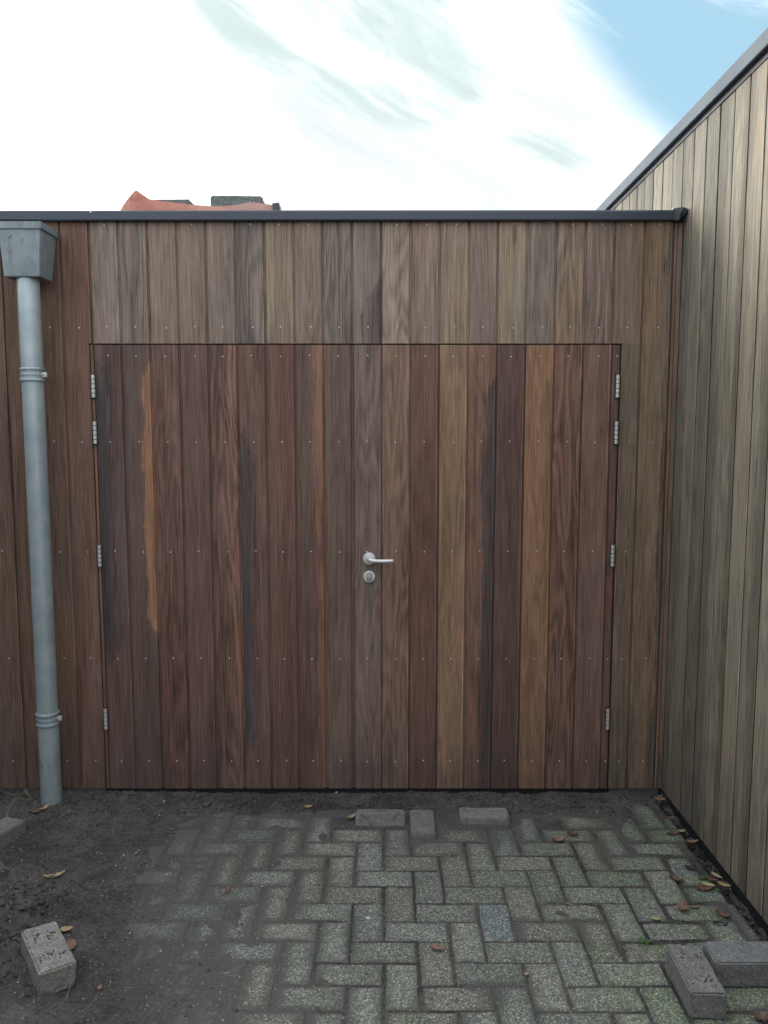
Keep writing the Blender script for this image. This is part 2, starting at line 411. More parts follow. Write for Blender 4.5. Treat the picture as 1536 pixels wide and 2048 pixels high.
# header boards above the doors (greyer, weathered)
HEAD = {-9: (104, 99, 95), -8: (98, 92, 88), -7: (112, 104, 96), -6: (103, 94, 86), -5: (104, 98, 92), -4: (96, 90, 90), -3: (118, 110, 96),
        -2: (108, 98, 88), -1: (102, 96, 90), 0: (112, 104, 102), 1: (124, 119, 109), 2: (116, 106, 97), 3: (128, 117, 102), 4: (100, 91, 90),
        5: (134, 124, 106), 6: (110, 107, 102), 7: (120, 106, 92), 8: (108, 100, 95)}
def pull(c, mean, f): return tuple(a * f + b * (1 - f) for a, b in zip(c, mean))
mb = MB()
for k, c in HEAD.items():
    c = pull(c, (117, 104, 92), .55)
    if k in (4, -4, 0): c = pull(c, (110, 102, 94), .4)
    if k == -4: c = (104, 97, 90)
    kw = {}
    if k == 0: kw = dict(cb=(84, 76, 80), split=.3, zlo=1.5, zhi=2.2, soft=.2)
    if k == -4: kw = dict(cb=(88, 82, 80), split=.6, soft=.25, side=-1, zlo=1.8, zhi=2.6)
    plank(mb, front, seam(k), seam(k + 1), Z_DT + .004, Z_T, c, cath=random.choice([.15, .4, .8]), aged=.55, off=random.uniform(-.0008, .0008), **kw)
# full-height boards left of the doors
LEFT = {-10: (94, 74, 68), -11: (90, 76, 66), -12: (84, 70, 60), -13: (80, 70, 62), -14: (90, 68, 62), -15: (86, 68, 60)}
LEFT.update({k: random.choice([(88, 70, 62), (80, 68, 62), (94, 74, 66)]) for k in range(-30, -15)})
DL, DM, DR = -1.235, P0, .994      # door edges and meeting stile
for k, c in LEFT.items():
    c = pull(c, (98, 77, 66), .6)
    u1 = seam(k + 1)
    if k == -10:      # notched around the door edge
        plank(mb, front, seam(k), DL - .002, Z_B, Z_DT + .004, c, g=0, cath=.2, aged=.12); _id[0] -= 1
        plank(mb, front, seam(k), seam(-9), Z_DT + .004, Z_T, c, cath=.2, aged=.25); continue
    plank(mb, front, seam(k), u1, Z_B, Z_T, c, cath=random.choice([.1, .3]), aged=.2, off=random.uniform(-.0008, .0008))
# right of the doors
plank(mb, front, DR + .004, seam(10), Z_B, Z_DT + .004, (98, 88, 76), g=.008, cath=.2, aged=.3); _id[0] -= 1
plank(mb, front, seam(9), seam(10), Z_DT + .004, Z_T, (108, 94, 82), g=.008, cath=.2, aged=.35)
plank(mb, front, seam(10), seam(11) , Z_B, Z_T, (112, 98, 82), cb=(84, 78, 70), split=.82, g=.008, cath=.3, aged=.35)
plank(mb, front, seam(11), seam(11) + .014, Z_B, Z_T, (104, 90, 77), g=.002, dep=.005, cath=.1, aged=.3)
plank(mb, front, seam(11) + .0142, 1.2368, Z_B, Z_T, (104, 90, 77), g=.001, dep=.005, cath=.1, aged=.3)
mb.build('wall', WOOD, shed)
mb = MB(); mb.box(-3.75, 1.2365, D + .0105, D + .09, .0, 2.48); mb.build('backing_wall', BLACK, shed)
mb = MB(); mb.box(-3.75, DL - .004, D + .006, D + .0100, -.25, .0345); mb.build('plinth', CONC, shed)
mb = MB(); mb.box(DR + .01, 1.22, D + .006, D + .0100, -.25, .0345)
mb.build('plinth', CONC, shed)
mb = MB(); mb.box(DL + .0, DR + .006, D + .011, D + .05, -.05, .0); mb.build('door_sill', BLACK, shed)
mb = MB(); mb.box(-3.74, 1.236, D + .092, D + 3, 2.40, 2.478); mb.build('roof', ROOF, shed)
# roof edge trim: rolled aluminium profile
mb = MB()
prof = [(.010, 2.474), (-.022, 2.474), (-.0235, 2.478), (-.0235, 2.508), (-.020, 2.514), (-.012, 2.5165), (.05, 2.510), (.09, 2.498), (.09, 2.48)]
xs = [-3.76, -2.6, -1.25, .1, 1.196]
vs = [(x, D + y, z + .0012 * sin(x * 2)) for x in xs for (y, z) in prof]; n = len(prof)
fs = [(i * n + j, i * n + j + 1, (i + 1) * n + j + 1, (i + 1) * n + j) for i in range(len(xs) - 1) for j in range(n - 1)]
fs += [tuple(range(n)), tuple(range((len(xs) - 1) * n, len(xs) * n))]
mb.add(vs, fs); fas = mb.build('roof_edge_trim', SLATE, shed)
mb = MB(); mb.box(-1.203, -1.197, D - .0262, D - .0240, 2.503, 2.516, bev=.0008); mb.build('joint_clip', simple('white_clip', (.8, .8, .8), .4), shed)
# folded black flap closing the trim against the taller wall
mb = MB()
F = [(1.183, -.027, 2.519), (1.200, -.034, 2.521), (1.222, -.044, 2.520), (1.2365, -.046, 2.512), (1.188, -.026, 2.474), (1.203, -.040, 2.470), (1.220, -.040, 2.484), (1.232, -.032, 2.494),
     (1.186, .04, 2.520), (1.235, .04, 2.520), (1.195, .0, 2.470), (1.233, .0, 2.470), (1.206, -.046, 2.496)]
F = [(x, D + y, z) for x, y, z in F]
mb.add(F, [(0, 1, 12, 4), (1, 2, 12), (2, 3, 6, 12), (12, 6, 5), (4, 12, 5), (3, 7, 6), (0, 8, 9, 3, 2, 1), (4, 5, 10), (5, 6, 7, 11, 10), (3, 9, 11, 7), (0, 4, 10, 8), (8, 10, 11, 9)])
mb.build('corner_flap', FLAP, shed)
mb = MB(); mb.box(1.178, 1.186, D - .028, D - .0245, 2.515, 2.5225, bev=.001); mb.build('rivet', STEEL, shed)

# doors
DOOR = {
 -9: dict(c=(78, 68, 68), cb=(60, 58, 62), split=.46, side=-1, zlo=.6, zhi=1.9, cath=.1, soft=.38),
 -8: dict(c=(72, 66, 66), cb=(126, 97, 77), split=.56, zlo=.72, zhi=1.92, cath=.05, soft=.10),
 -7: dict(c=(88, 66, 62), cath=.7),
 -6: dict(c=(82, 66, 66), cath=.3),
 -5: dict(c=(88, 72, 68), cb=(106, 82, 72), split=.5, cath=1., soft=.2),
 -4: dict(c=(92, 74, 70), cb=(66, 62, 65), split=.52, side=-1, zlo=.2, zhi=1.6, cath=.3, soft=.3),
 -3: dict(c=(90, 66, 62), cath=.15),
 -2: dict(c=(80, 68, 66), cb=(110, 84, 72), split=.60, cath=.1, soft=.16),
 -1: dict(c=(90, 80, 76), cath=.2, aged=.35),
 0: dict(c=(104, 92, 90), cath=.7, aged=.5),
 1: dict(c=(112, 94, 82), cath=.8, aged=.25),
 2: dict(c=(90, 66, 62), cath=.2),
 3: dict(c=(108, 86, 76), cb=(122, 102, 84), split=-1, zlo=1.5, zhi=9, cath=.4, soft=.1),
 4: dict(c=(110, 86, 76), cb=(70, 63, 64), split=.56, soft=.07, zlo=-9, zhi=1.85, cath=.4),
 5: dict(c=(78, 63, 63), cath=.15),
 6: dict(c=(134, 108, 84), cath=.45, aged=.0),
 7: dict(c=(108, 84, 74), cath=1.1),
 8: dict(c=(108, 90, 84), cath=.2, aged=.25)}
def screw_mesh():
    bm = bmesh.new()
    bmesh.ops.create_cone(bm, cap_ends=True, segments=10, radius1=.0033, radius2=.0022, depth=.0022)
    bmesh.ops.create_cube(bm, size=1, matrix=Matrix.Translation((0, 0, .0012)) @ Matrix.Diagonal((.0035, .0009, .0006, 1)))
    bmesh.ops.rotate(bm, verts=bm.verts, cent=(0, 0, 0), matrix=Matrix.Rotation(R(90), 3, 'X'))
    me = bpy.data.meshes.new('screw'); bm.to_mesh(me); bm.free(); me.materials.append(SCREWM); return me
SCREW = screw_mesh()
def screw(x, z, parent):
    o = bpy.data.objects.new('screw', SCREW); link(o, parent); pw = parent.matrix_world
    off_ = Vector((0, 0, 0)); q_ = parent
    while q_ is not None: off_ += q_.location; q_ = q_.parent
    o.location = Vector((x + random.uniform(-.003, .003), D - .0022, z + random.uniform(-.003, .003))) - off_
    o.rotation_euler = (random.uniform(-.1, .1), random.uniform(0, pi), random.uniform(-.1, .1))
def hinge(x, zc, parent, name_parent_edge):
    mb = MB(); L = .097; n = 5; h = L / n
    for i in range(n):
        z0 = zc - L / 2 + i * h + .0014; z1 = zc - L / 2 + (i + 1) * h - .0014
        mb.tube([(x, D - .006, z0), (x, D - .006, z0 + .0004), (x, D - .006, z1 - .0004), (x, D - .006, z1)], [.0072, .0077, .0077, .0072], 14)
    o = mb.build('hinge', STEELD, parent, origin=(x, D - .006, zc))
    mb = MB(); mb.tube([(x, D - .006, zc - L / 2 + .001), (x, D - .006, zc + L / 2 - .001)], .0058, 10)
    mb.box(x - .010, x + .010, D - .004, D + .002, zc - L / 2 - .002, zc + L / 2 + .002)
    p = mb.build('pin_recess', DARKM, None, origin=(x, D - .006, zc)); p.parent = parent; p.location = o.location
def make_door(k0, k1, x0, x1, lab, hx):
    mb = MB()
    if k0 == -9: plank(mb, front, x0 + .002, seam(k0), Z_B, Z_DT - .002, (104, 82, 74), g=.004, aged=.05, off=-.001)
    for k in range(k0, k1):
        s = dict(DOOR[k]); c = s.pop('c'); c = pull(c, (99, 78, 68), .62)
        if 'cb' in s: s['cb'] = pull(s['cb'], (99, 78, 68), .95)
        a = seam(k) + (.002 if k == 0 else 0); b = seam(k + 1)
        g = .011 if k < 0 else .0065
        s.setdefault('aged', .12)
        if k == -1: g = .013
        plank(mb, front, a, b, Z_B, Z_DT - .002, c, g=g, off=random.uniform(-.0009, .0009), **s)
    if k1 == 9: plank(mb, front, seam(9), x1 - .003, Z_B, Z_DT - .002, (92, 72, 66), g=0, aged=.1, off=-.0005)
    org = ((x0 if k0 < 0 else x1), D, 0)
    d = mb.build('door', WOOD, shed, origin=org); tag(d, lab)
    for z in (1.928, 1.569, 1.099, .627, .162):
        for k in range(k0, k1): screw((seam(k) + seam(k + 1)) / 2 - .003, z, d)
        if k1 == 9 and z not in (1.569, 1.099): screw((seam(9) + x1) / 2, z - .001, d)
    for z in (1.8025, 1.608, 1.082, .357): hinge(hx, z, d, None)
    return d
dl = make_door(-9, 0, DL, DM, 'left door leaf without handle', -1.2235)
dr = make_door(0, 9, DM, DR, 'right door leaf with silver lever handle', .9835)
# lever handle
X, Z = -.0635, 1.068
mb = MB(); mb.tube([(X, D, Z), (X, D - .006, Z), (X, D - .0085, Z), (X, D - .0095, Z)], [.0268, .0268, .0255, .0225], 40)
hd = mb.build('handle_rose', STEEL, dr, origin=(X, D, Z), smooth=True)
mb = MB()
pts = [(X, D - .006, Z + .001), (X, D - .03, Z + .001), (X + .001, D - .042, Z + .001), (X + .006, D - .050, Z + .001), (X + .016, D - .053, Z - .001), (X + .03, D - .053, Z - .0025)]
mb.tube(pts, [.0098, .0098, .0102, .0105, .0095, .0085], 18)
# flattened grip
g0 = len(mb.v); mb.tube([(X + .026, D - .053, Z - .002), (X + .045, D - .053, Z - .003), (X + .085, D - .053, Z - .0025), (X + .100, D - .053, Z - .002), (X + .103, D - .052, Z - .002)], [.0085, .0082, .0082, .0080, .006], 18)
lv = mb.build('lever_handle', STEEL, dr, origin=(X, D, Z), smooth=True)
# lock escutcheon
X2, Z2 = -.0635, .99
mb = MB(); mb.tube([(X2, D, Z2), (X2, D - .009, Z2), (X2, D - .0115, Z2), (X2, D - .0125, Z2)], [.0255, .0255, .0240, .021], 40)
es = mb.build('lock_escutcheon', simple('satin_nickel', (.66, .66, .60), .45, .35), dr, origin=(X2, D, Z2), smooth=True)
def stadium(cx, cz, r, h, y0, y1, n=12):
    o = [(cx + r * cos(a), cz + h + r * sin(a)) for a in [pi * i / n for i in range(n + 1)]] + [(cx + r * cos(a), cz - h + r * sin(a)) for a in [pi + pi * i / n for i in range(n + 1)]]
    k = len(o); vs = [(x, y0, z) for x, z in o] + [(x, y1, z) for x, z in o]
    return vs, [tuple(range(k)), tuple(range(k, 2 * k))] + [(i, (i + 1) % k, (i + 1) % k + k, i + k) for i in range(k)]
mb = MB(); mb.add(*stadium(X2, Z2 - .001, .0118, .0070, D - .0120, D - .0129)); mb.build('cylinder_surround', DARKM, dr, origin=(X2, D, Z2))
mb = MB(); mb.add(*stadium(X2, Z2 - .001, .0104, .0070, D - .0125, D - .0138)); mb.build('lock_cover', simple('grey_steel', (.36, .38, .38), .4, .7), dr, origin=(X2, D, Z2))
mb = MB(); mb.tube([(X2, D - .0138, Z2 + .006), (X2, D - .0152, Z2 + .006)], .0080, 24); mb.build('lock_cylinder', STEEL, dr, origin=(X2, D, Z2))
mb = MB(); mb.box(X2 - .001, X2 + .001, D - .0157, D - .0150, Z2 + .0015, Z2 + .0105, M=Matrix.Translation((X2, 0, Z2 + .006)) @ Matrix.Rotation(R(25), 4, 'Y') @ Matrix.Translation((-X2, 0, -Z2 - .006)))
mb.build('keyhole', BLACK, dr, origin=(X2, D, Z2))
# screws of the fixed boards: one mesh of all (too many to single out)
smb = MB(); sv = [v.co.copy() for v in SCREW.vertices]; sf = [tuple(p.vertices) for p in SCREW.polygons]
def fscrew(x, z):
    M = Matrix.Translation((x + random.uniform(-.004, .004), D - .0022, z + random.uniform(-.003, .003))) @ Matrix.Rotation(random.uniform(0, 3), 4, 'Y')
    smb.add([M @ v for v in sv], sf)
for k in range(-14, 11):
    fscrew((seam(k) + seam(k + 1)) / 2, 2.046)
    if random.random() < .4: fscrew((seam(k) + seam(k + 1)) / 2, 2.462)
    if k < -9 or k > 8:
        for z in (1.569, 1.099, .627, .162): fscrew((seam(k) + seam(k + 1)) / 2 + (.02 if k == 9 else 0), z)
tag(smb.build('screw_rows', STEEL, shed), kind='stuff')

# ------------------------------------------------------------------ taller timber wall on the right
XR = 1.238
tall = empty('timber_building', (XR, 2, 0))
tag(tall, 'taller building on the right clad in silvery grey vertical boards with pale roof edge', 'building')
rfr = lambda u, d, z: (XR - d, D - .0 - u, z)       # u runs from the corner towards the camera
mb = MB()
WB = 1.04; SAT = .6
RC = [(120, 114, 100), (128, 122, 106), (122, 113, 97), (134, 128, 112), (116, 111, 101), (130, 120, 102), (124, 119, 105), (136, 127, 108)]
seams = [-3.4 + .088]
u = .088 - .1175 * 30
last = None
while u < 3.6:
    c = random.choice([x for x in RC if x != last]); last = c
    dk = 1.0
    b_ = random.uniform(.93, 1.06); m_ = sum(c) / 3; c = tuple((m_ + (x - m_) * .8) * b_ * w_ for x, w_ in zip(c, (.955, 1., .95)))
    kw = {}
    if random.random() < .25: kw = dict(cb=tuple(x * .8 for x in c), split=random.uniform(.4, .8), side=random.choice([-1, 1]), soft=.15)
    plank(mb, rfr, u, u + .1175, .028, 2.806, c, g=.0095, dep=.0165, cath=random.choice([.1, .3, .6]), aged=.35, off=random.uniform(-.001, .001), tongue=False, **kw)
    u += .1175
mb.build('wall', WOOD, tall)
mb = MB(); mb.box(XR + .0161, XR + .12, -.35, D + 3.3, -.3, 2.86); mb.build('backing_wall', BLACK, tall)
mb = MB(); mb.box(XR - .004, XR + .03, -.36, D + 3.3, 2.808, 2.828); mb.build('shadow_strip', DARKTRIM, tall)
mb = MB()
for a, b in ((-.4, 1.3), (1.303, 3.60), (3.603, 5.2), (5.203, 6.6)):
    vs = []; pr = [(-.022, 2.829), (-.024, 2.832), (-.024, 2.880), (-.020, 2.8865), (-.010, 2.889), (.16, 2.880), (.16, 2.862), (.02, 2.829)]; n = len(pr)
    for y in (a, b): vs += [(XR + x, y, z) for x, z in pr]
    mb.add(vs, [(j, (j + 1) % n, n + (j + 1) % n, n + j) for j in range(n)] + [tuple(range(n)), tuple(range(n, 2 * n))])
mb.build('roof_edge_trim', TRIM, tall)
mb = MB(); mb.box(XR + .1205, XR + 3, -.35, D + 3.3, 2.6, 2.859); mb.box(XR + .1205, XR + 3, -.35, -.3, -.2, 2.6); mb.build('roof', ROOF, tall)

# ------------------------------------------------------------------ fences added out of view to dim the lower walls; they also close the yard
WB = .9
def fence(name, frf, u0, u1, lab, pf):
    root = empty(name, pf); tag(root, lab, 'shade fence')
    mb = MB(); u = u0
    while u < u1:
        plank(mb, frf, u, u + .146, .03, 2.28 + random.uniform(-.004, .004), random.choice([(88, 80, 72), (96, 84, 74), (80, 74, 68)]), g=.006, dep=.018, aged=.4, off=random.uniform(-.001, .001)); u += .146
    mb.build('boards', WOOD, root)
    u = u0
    while u <= u1 + .01:
        mb = MB(); A = Vector(frf(u - .035, -.02, 0)); B = Vector(frf(u + .035, -.09, 0))
        mb.box(min(A.x, B.x), max(A.x, B.x), min(A.y, B.y), max(A.y, B.y), -.2, 2.33, bev=.004); mb.build('post', FPOST, root, origin=frf(u, -.05, 0)); u += 1.752
    mb = MB(); A = Vector(frf(u0, .012, 0)); B = Vector(frf(u1, -.09, 0)); mb.box(min(A.x, B.x), max(A.x, B.x), min(A.y, B.y), max(A.y, B.y), 2.332, 2.362, bev=.003); mb.build('rail', FPOST, root)
FPOST = simple('grey_fence_timber', (.12, .10, .085), .8, 0, 60, .3, .4, stretch=(3, 3, .3))
fence('shade_fence', lambda u, d, z: (-3.0 + d, u, z), -3.2, 3.2, 'brown board fence added out of view on the left to block low light', (-3.0, 0, 0))
fence('shade_fence', lambda u, d, z: (u, -2.6 + d, z), -3.0, 1.1, 'brown board fence added behind the camera to block low light', (-1, -2.6, 0))
WB = 1.12; SAT = .88

# ------------------------------------------------------------------ downpipe with hopper
pipe = empty('downpipe', (-1.431, 3.17, 0))
tag(pipe, 'blue-grey zinc rainwater downpipe with square hopper head, at the left of the shed', 'downpipe')
px_, py_, pr_ = -1.431, 3.17, .0425
mb = MB(); mb.tube([(px_, py_, -.12), (px_, py_, .73), (px_, py_, 1.5), (px_, py_, 2.228)], pr_, 48, cap=False)
mb.build('pipe', ZINC, pipe, smooth=True)
def frustum(mb, a, b, z0, z1):     # a,b = (x0,x1,y0,y1) at z0 and z1
    vs = [(x, y, z0) for x, y in ((a[0], a[2]), (a[1], a[2]), (a[1], a[3]), (a[0], a[3]))] + [(x, y, z1) for x, y in ((b[0], b[2]), (b[1], b[2]), (b[1], b[3]), (b[0], b[3]))]
    bm = bmesh.new(); bv = [bm.verts.new(v) for v in vs]
    for f in [(3, 2, 1, 0), (4, 5, 6, 7), (0, 1, 5, 4), (1, 2, 6, 5), (2, 3, 7, 6), (3, 0, 4, 7)]: bm.faces.new([bv[i] for i in f])
    bmesh.ops.bevel(bm, geom=list(bm.edges), offset=.0025, segments=2, affect='EDGES'); bm.verts.index_update()
    mb.add([v.co.copy() for v in bm.verts], [tuple(v.index for v in f.verts) for f in bm.faces]); bm.free()
mb = MB(); frustum(mb, (-1.503, -1.361, 3.118, 3.236), (-1.515, -1.348, 3.112, 3.262), 2.222, 2.408)
# small pressed chevron on the face
mb.tube([(-1.487, 3.1145, 2.386), (-1.479, 3.1115, 2.376), (-1.4735, 3.110, 2.370), (-1.466, 3.1115, 2.377), (-1.456, 3.1145, 2.388)], [.0008, .002, .003, .002, .0008], 8)
hop = mb.build('hopper', ZINCH, pipe, origin=(-1.43, 3.17, 2.22))
mb = MB(); frustum(mb, (-1.521, -1.341, 3.106, 3.266), (-1.521, -1.341, 3.106, 3.266), 2.402, 2.431)
mb.build('rim', ZINCH, hop, origin=(-1.43, 3.17, 2.4))
for zb in (1.840, .398):
    mb = MB()
    def ring_(z, r, h): 
        mb.tube([(px_, py_, z - h), (px_, py_, z - h * .7), (px_, py_, z), (px_, py_, z + h * .7), (px_, py_, z + h)], [pr_ + .0002, pr_ + r * .75, pr_ + r, pr_ + r * .75, pr_ + .0002], 48, cap=False)
    ring_(zb + .023, .0065, .007); ring_(zb - .020, .0065, .007); ring_(zb + .001, .0042, .006)
    mb.tube([(px_, py_, zb - .016), (px_, py_, zb + .018)], pr_ + .0022, 48, cap=False)
    br = mb.build('bracket', ZINC, pipe, origin=(px_, py_, zb), smooth=True)
    mb = MB()
    mb.box(px_ + pr_ - .002, px_ + pr_ + .017, py_ - .010, py_ - .006, zb - .009, zb + .011, bev=.0015)
    mb.box(px_ + pr_ - .002, px_ + pr_ + .017, py_ - .001, py_ + .003, zb - .009, zb + .011, bev=.0015)
    mb.build('clamp_ear', STEEL, br, origin=(px_ + .05, py_, zb))
    mb = MB(); mb.tube([(px_ + pr_ + .009, py_ - .018, zb), (px_ + pr_ + .009, py_ + .008, zb)], .0035, 10)
    mb.tube([(px_ + pr_ + .009, py_ - .018, zb), (px_ + pr_ + .009, py_ - .014, zb)], .006, 6)
    mb.build('screw', STEEL, br, origin=(px_ + .05, py_, zb), smooth=True)
    mb = MB(); mb.tube([(px_, py_ + pr_, zb), (px_, D, zb)], .005, 8); mb.build('wall_pin', DARKM, br, origin=(px_, py_, zb))

# ------------------------------------------------------------------ ground: paving, soil
def sm(a, b, x):
    t_ = max(0., min(1., (x - a) / (b - a))); return t_ * t_ * (3 - 2 * t_)
def fr(x, y, s, o=4, seed=0.): return mn.fractal(Vector((x * s + seed, y * s - seed, seed * 1.7)), 1., 2., o)
def cover(x, y):
    """how much soil lies on the paving: 0 none .. 1 buried"""
    xb = -.95 + .10 * sin(y * 2.2) + (.26 * sm(2.6, 2.0, y))
    left = .60 * sm(xb + 1.15, xb + .15, x + .16 * fr(x, y, 3, 3, 14.)) + .40 * sm(xb + .30, xb - .15, x + .07 * fr(x, y, 3, 3, 4.))
    top = sm(3.035, 3.16, y + .035 * fr(x, y, 5, 3, 9.) ) * (1 - sm(.78, .95, x + .05 * fr(x, y, 6, 2, 2.)) * (1 - sm(3.12, 3.24, y)))
    mid = .55 * sm(-.1, .5, fr(x, y, 2.6, 4, 21.)) + .32 * sm(2.5, 3.0, y)
    return max(left, top, mid * .75)
paving_m = MB()
CX, CY, X0, Y0 = .1055, .0995, 0.0, 2.095
skip = [(-.13, .10, 3.0, 3.12), (.30, .53, 3.0, 3.14), (.09, .215, 2.92, 3.14)]
def paver(mb, x0, x1, y0, y1, tint, lift=0., tilt=(0, 0), th=.07, dustk=1., jit=True, M=None):
    """rounded top grid with skirt; dust gathers at the rim"""
    J = .0028
    x0 += J; x1 -= J; y0 += J; y1 -= J
    nx = 8 if x1 - x0 > .15 else 5; ny = 8 if y1 - y0 > .15 else 5
    rx = [0, .035, .12] + [i / (nx - 1) for i in range(1, nx - 1)] + [.88, .965, 1]
    ry = [0, .035, .12] + [i / (ny - 1) for i in range(1, ny - 1)] + [.88, .965, 1]
    if x1 - x0 < .15: rx = [0, .07, .2, .4, .6, .8, .93, 1]
    else: rx = [0, .035, .1, .25, .4, .6, .75, .9, .965, 1]
    if y1 - y0 < .15: ry = [0, .07, .2, .4, .6, .8, .93, 1]
    else: ry = [0, .035, .1, .25, .4, .6, .75, .9, .965, 1]
    cx, cy = (x0 + x1) / 2, (y0 + y1) / 2
    vs = []; du = []; sd_ = random.uniform(0, 99)
    for a in rx:
        for b in ry:
            x = x0 + (x1 - x0) * a; y = y0 + (y1 - y0) * b
            ex = min(a, 1 - a) * (x1 - x0); ey = min(b, 1 - b) * (y1 - y0); e = min(ex, ey)
            bv = .0065 + .007 * sm(.6, 1.0, x); z = lift - bv * .8 * max(0, 1 - e / bv) ** 2 + tilt[0] * (x - cx) + tilt[1] * (y - cy) + .0016 * mn.noise(Vector((x * 22, y * 22, sd_)))
            wx = x + .0022 * mn.noise(Vector((x * 30, y * 30, 5 + sd_))); wy = y + .0022 * mn.noise(Vector((x * 30, y * 30, 9 + sd_)))
            vs.append((wx, wy, z))
            c = cover(x, y) if dustk else 0
            rim = max(max(0, 1 - ex / .034), .85 * max(0, 1 - ey / .018))
            du.append(dustk * (.05 + 1.15 * c + .98 * rim * (.66 + .5 * c)))
    ra = random.uniform(-.016, .016); ox, oy = random.uniform(-.0012, .0012), random.uniform(-.0012, .0012)
    vs = [(cx + ox + (X - cx) * cos(ra) - (Y - cy) * sin(ra), cy + oy + (X - cx) * sin(ra) + (Y - cy) * cos(ra), Z) for X, Y, Z in vs]
    n = len(ry); m_ = len(rx); fs = [(i * n + j, i * n + j + 1, (i + 1) * n + j + 1, (i + 1) * n + j) for i in range(m_ - 1) for j in range(n - 1)]
    rimi = [i * n for i in range(m_)] + [(m_ - 1) * n + j for j in range(1, n)] + [i * n + n - 1 for i in range(m_ - 2, -1, -1)] + [j for j in range(n - 2, 0, -1)]
    b0 = len(vs)
    for i in rimi:
        x, y, z = vs[i]; vs.append((x, y, z - th)); du.append(.35 * dustk + (.12 if not dustk else 0))
    k = len(rimi); fs += [(rimi[i], rimi[(i + 1) % k], b0 + (i + 1) % k, b0 + i) for i in range(k)]
    fs.append(tuple(range(b0, b0 + k)))
    if M: vs = [tuple(M @ Vector(v)) for v in vs]
    mb.add(vs, fs, tint=tint, dust=du)
def ptint():
    b = random.uniform(1.3, 1.72); w_ = random.uniform(-.006, .008)
    return (.142 * b + w_, .146 * b, .131 * b - w_)
for i in range(-34, 13):
    for j in range(-42, 13):
        c = (i - j) % 4
        if c == 2: x0, x1, y0, y1 = i, i + 2, j, j + 1
        elif c == 1: x0, x1, y0, y1 = i, i + 1, j, j + 2
        else: continue
        x0, x1, y0, y1 = X0 + x0 * CX, X0 + x1 * CX, Y0 + y0 * CY, Y0 + y1 * CY
        x1 = min(x1, 1.196 + .010 * sin(y0 * 9)); 
        if x1 - x0 < .04: continue
        y1 = min(y1, D - .01)
        if y1 - y0 < .04: continue
        mx, my = (x0 + x1) / 2, (y0 + y1) / 2
        if any(a < mx < b and c_ < my < d_ for a, b, c_, d_ in skip): continue
        if my > 3.05 and mx < .8 and mx > -.4 and random.random() < .8: continue
        tn = ptint(); dk = 1.
        if abs(mx - .369) < .03 and abs(my - 2.394) < .03: tn = (.20, .225, .235); dk = .35
        if y0 < .6: dk = .8
        far = mx > .8
        paver(paving_m, x0, x1, y0, y1, tn, lift=random.uniform(-.002, .002) + (random.uniform(-.004, .006) if far else 0), tilt=(random.uniform(-.012, .012) * (2 if far else 1), random.uniform(-.012, .012) * (1.6 if far else 1)), dustk=dk)
tag(paving_m.build('paving', PAVER), kind='structure')

def soil_z(x, y):
    c = cover(x, y)
    h = -.0046 + .0062 * c + .0035 * fr(x, y, 11, 5, 3.) * (.35 + c)
    # buried area swells to the left and towards the camera
    L = sm(-.75, -1.35, x + .12 * fr(x, y, 2.2, 2, 7.))
    h += L * (.020 + .012 * sm(2.6, 2.0, y)) * (1 - .3 * sm(2.95, 3.2, y)) + L * .010 * fr(x, y, 7, 5, 13.) + .045 * L * sm(2.8, 2.3, y) * max(-.25, fr(x, y, 18, 6, 17.)) + abs(fr(x, y, 34, 4, 31.)) * (.006 * L + .010 * L * sm(2.7, 2.3, y) + .009 * sm(3.08, 3.2, y))
    # along the door
    W = sm(3.10, 3.25, y) * (1 - sm(1.02, 1.12, x))
    h += W * (.008 + .008 * fr(x, y, 8, 5, 5.)) * (1 - sm(-1.1, -1.3, x))
    h += .012 * sm(3.17, 3.24, y) * sm(.95, 1.05, x) * (1 - sm(1.12, 1.2, x))
    # heaps and hollows
    for (hx, hy, r, a) in ((-1.56, 3.13, .10, .045), (-1.50, 3.14, .035, -.03), (-1.40, 3.10, .045, .018), (.00, 3.15, .05, .016), (.13, 3.17, .06, .010), (-.33, 3.13, .055, .012), (-1.72, 3.02, .1, .03), (-.72, 3.17, .05, .012), (-1.2, 3.2, .06, -.008), (.4, 3.2, .07, .006),
                           (-1.35, 2.1, .16, .012), (-1.02, 1.95, .14, .010), (-.80, 2.02, .08, .010)):
        d2 = ((x - hx) ** 2 + (y - hy) ** 2) / r ** 2
        if d2 < 6: h += a * math.exp(-d2 * 1.3)
    # flattened smear where a board lay
    u = (x + 1.10) * .80 + (y - 2.62) * .60; v = -(x + 1.10) * .60 + (y - 2.62) * .80
    s = sm(.19, .16, abs(u)) * sm(.055, .04, abs(v))
    h = h * (1 - .8 * s) + (.012 * L + .001) * .8 * s
    # trench against the taller wall
    h -= .032 * sm(1.19, 1.205, x)
    if x > 1.19: h += .012 * fr(x, y, 30, 3, 8.)
    return h
def axis(a, b, fine0, fine1, st, co):
    r = []; x = a
    while x < b: r.append(x); x += st if fine0 <= x < fine1 else co
    r.append(b); return r
gx = axis(-3.7, 1.26, -1.95, 1.26, .0085, .06); gy = axis(-2.4, D + .012, 1.80, 4, .0085, .06)
mb = MB(); vs = []; th_ = []
for x in gx:
    for y in gy:
        c = cover(x, y); vs.append((x, y, soil_z(x, y))); th_.append(min(1., max(0., (1 - c) * 1.9)) * sm(.12, .4, c) if x > -1.1 else .12 * (1 - c))
n = len(gy); mb.add(vs, [(i * n + j, i * n + j + 1, (i + 1) * n + j + 1, (i + 1) * n + j) for i in range(len(gx) - 1) for j in range(n - 1)], thin=th_)
tag(mb.build('soil', SOIL, smooth=False), kind='structure')
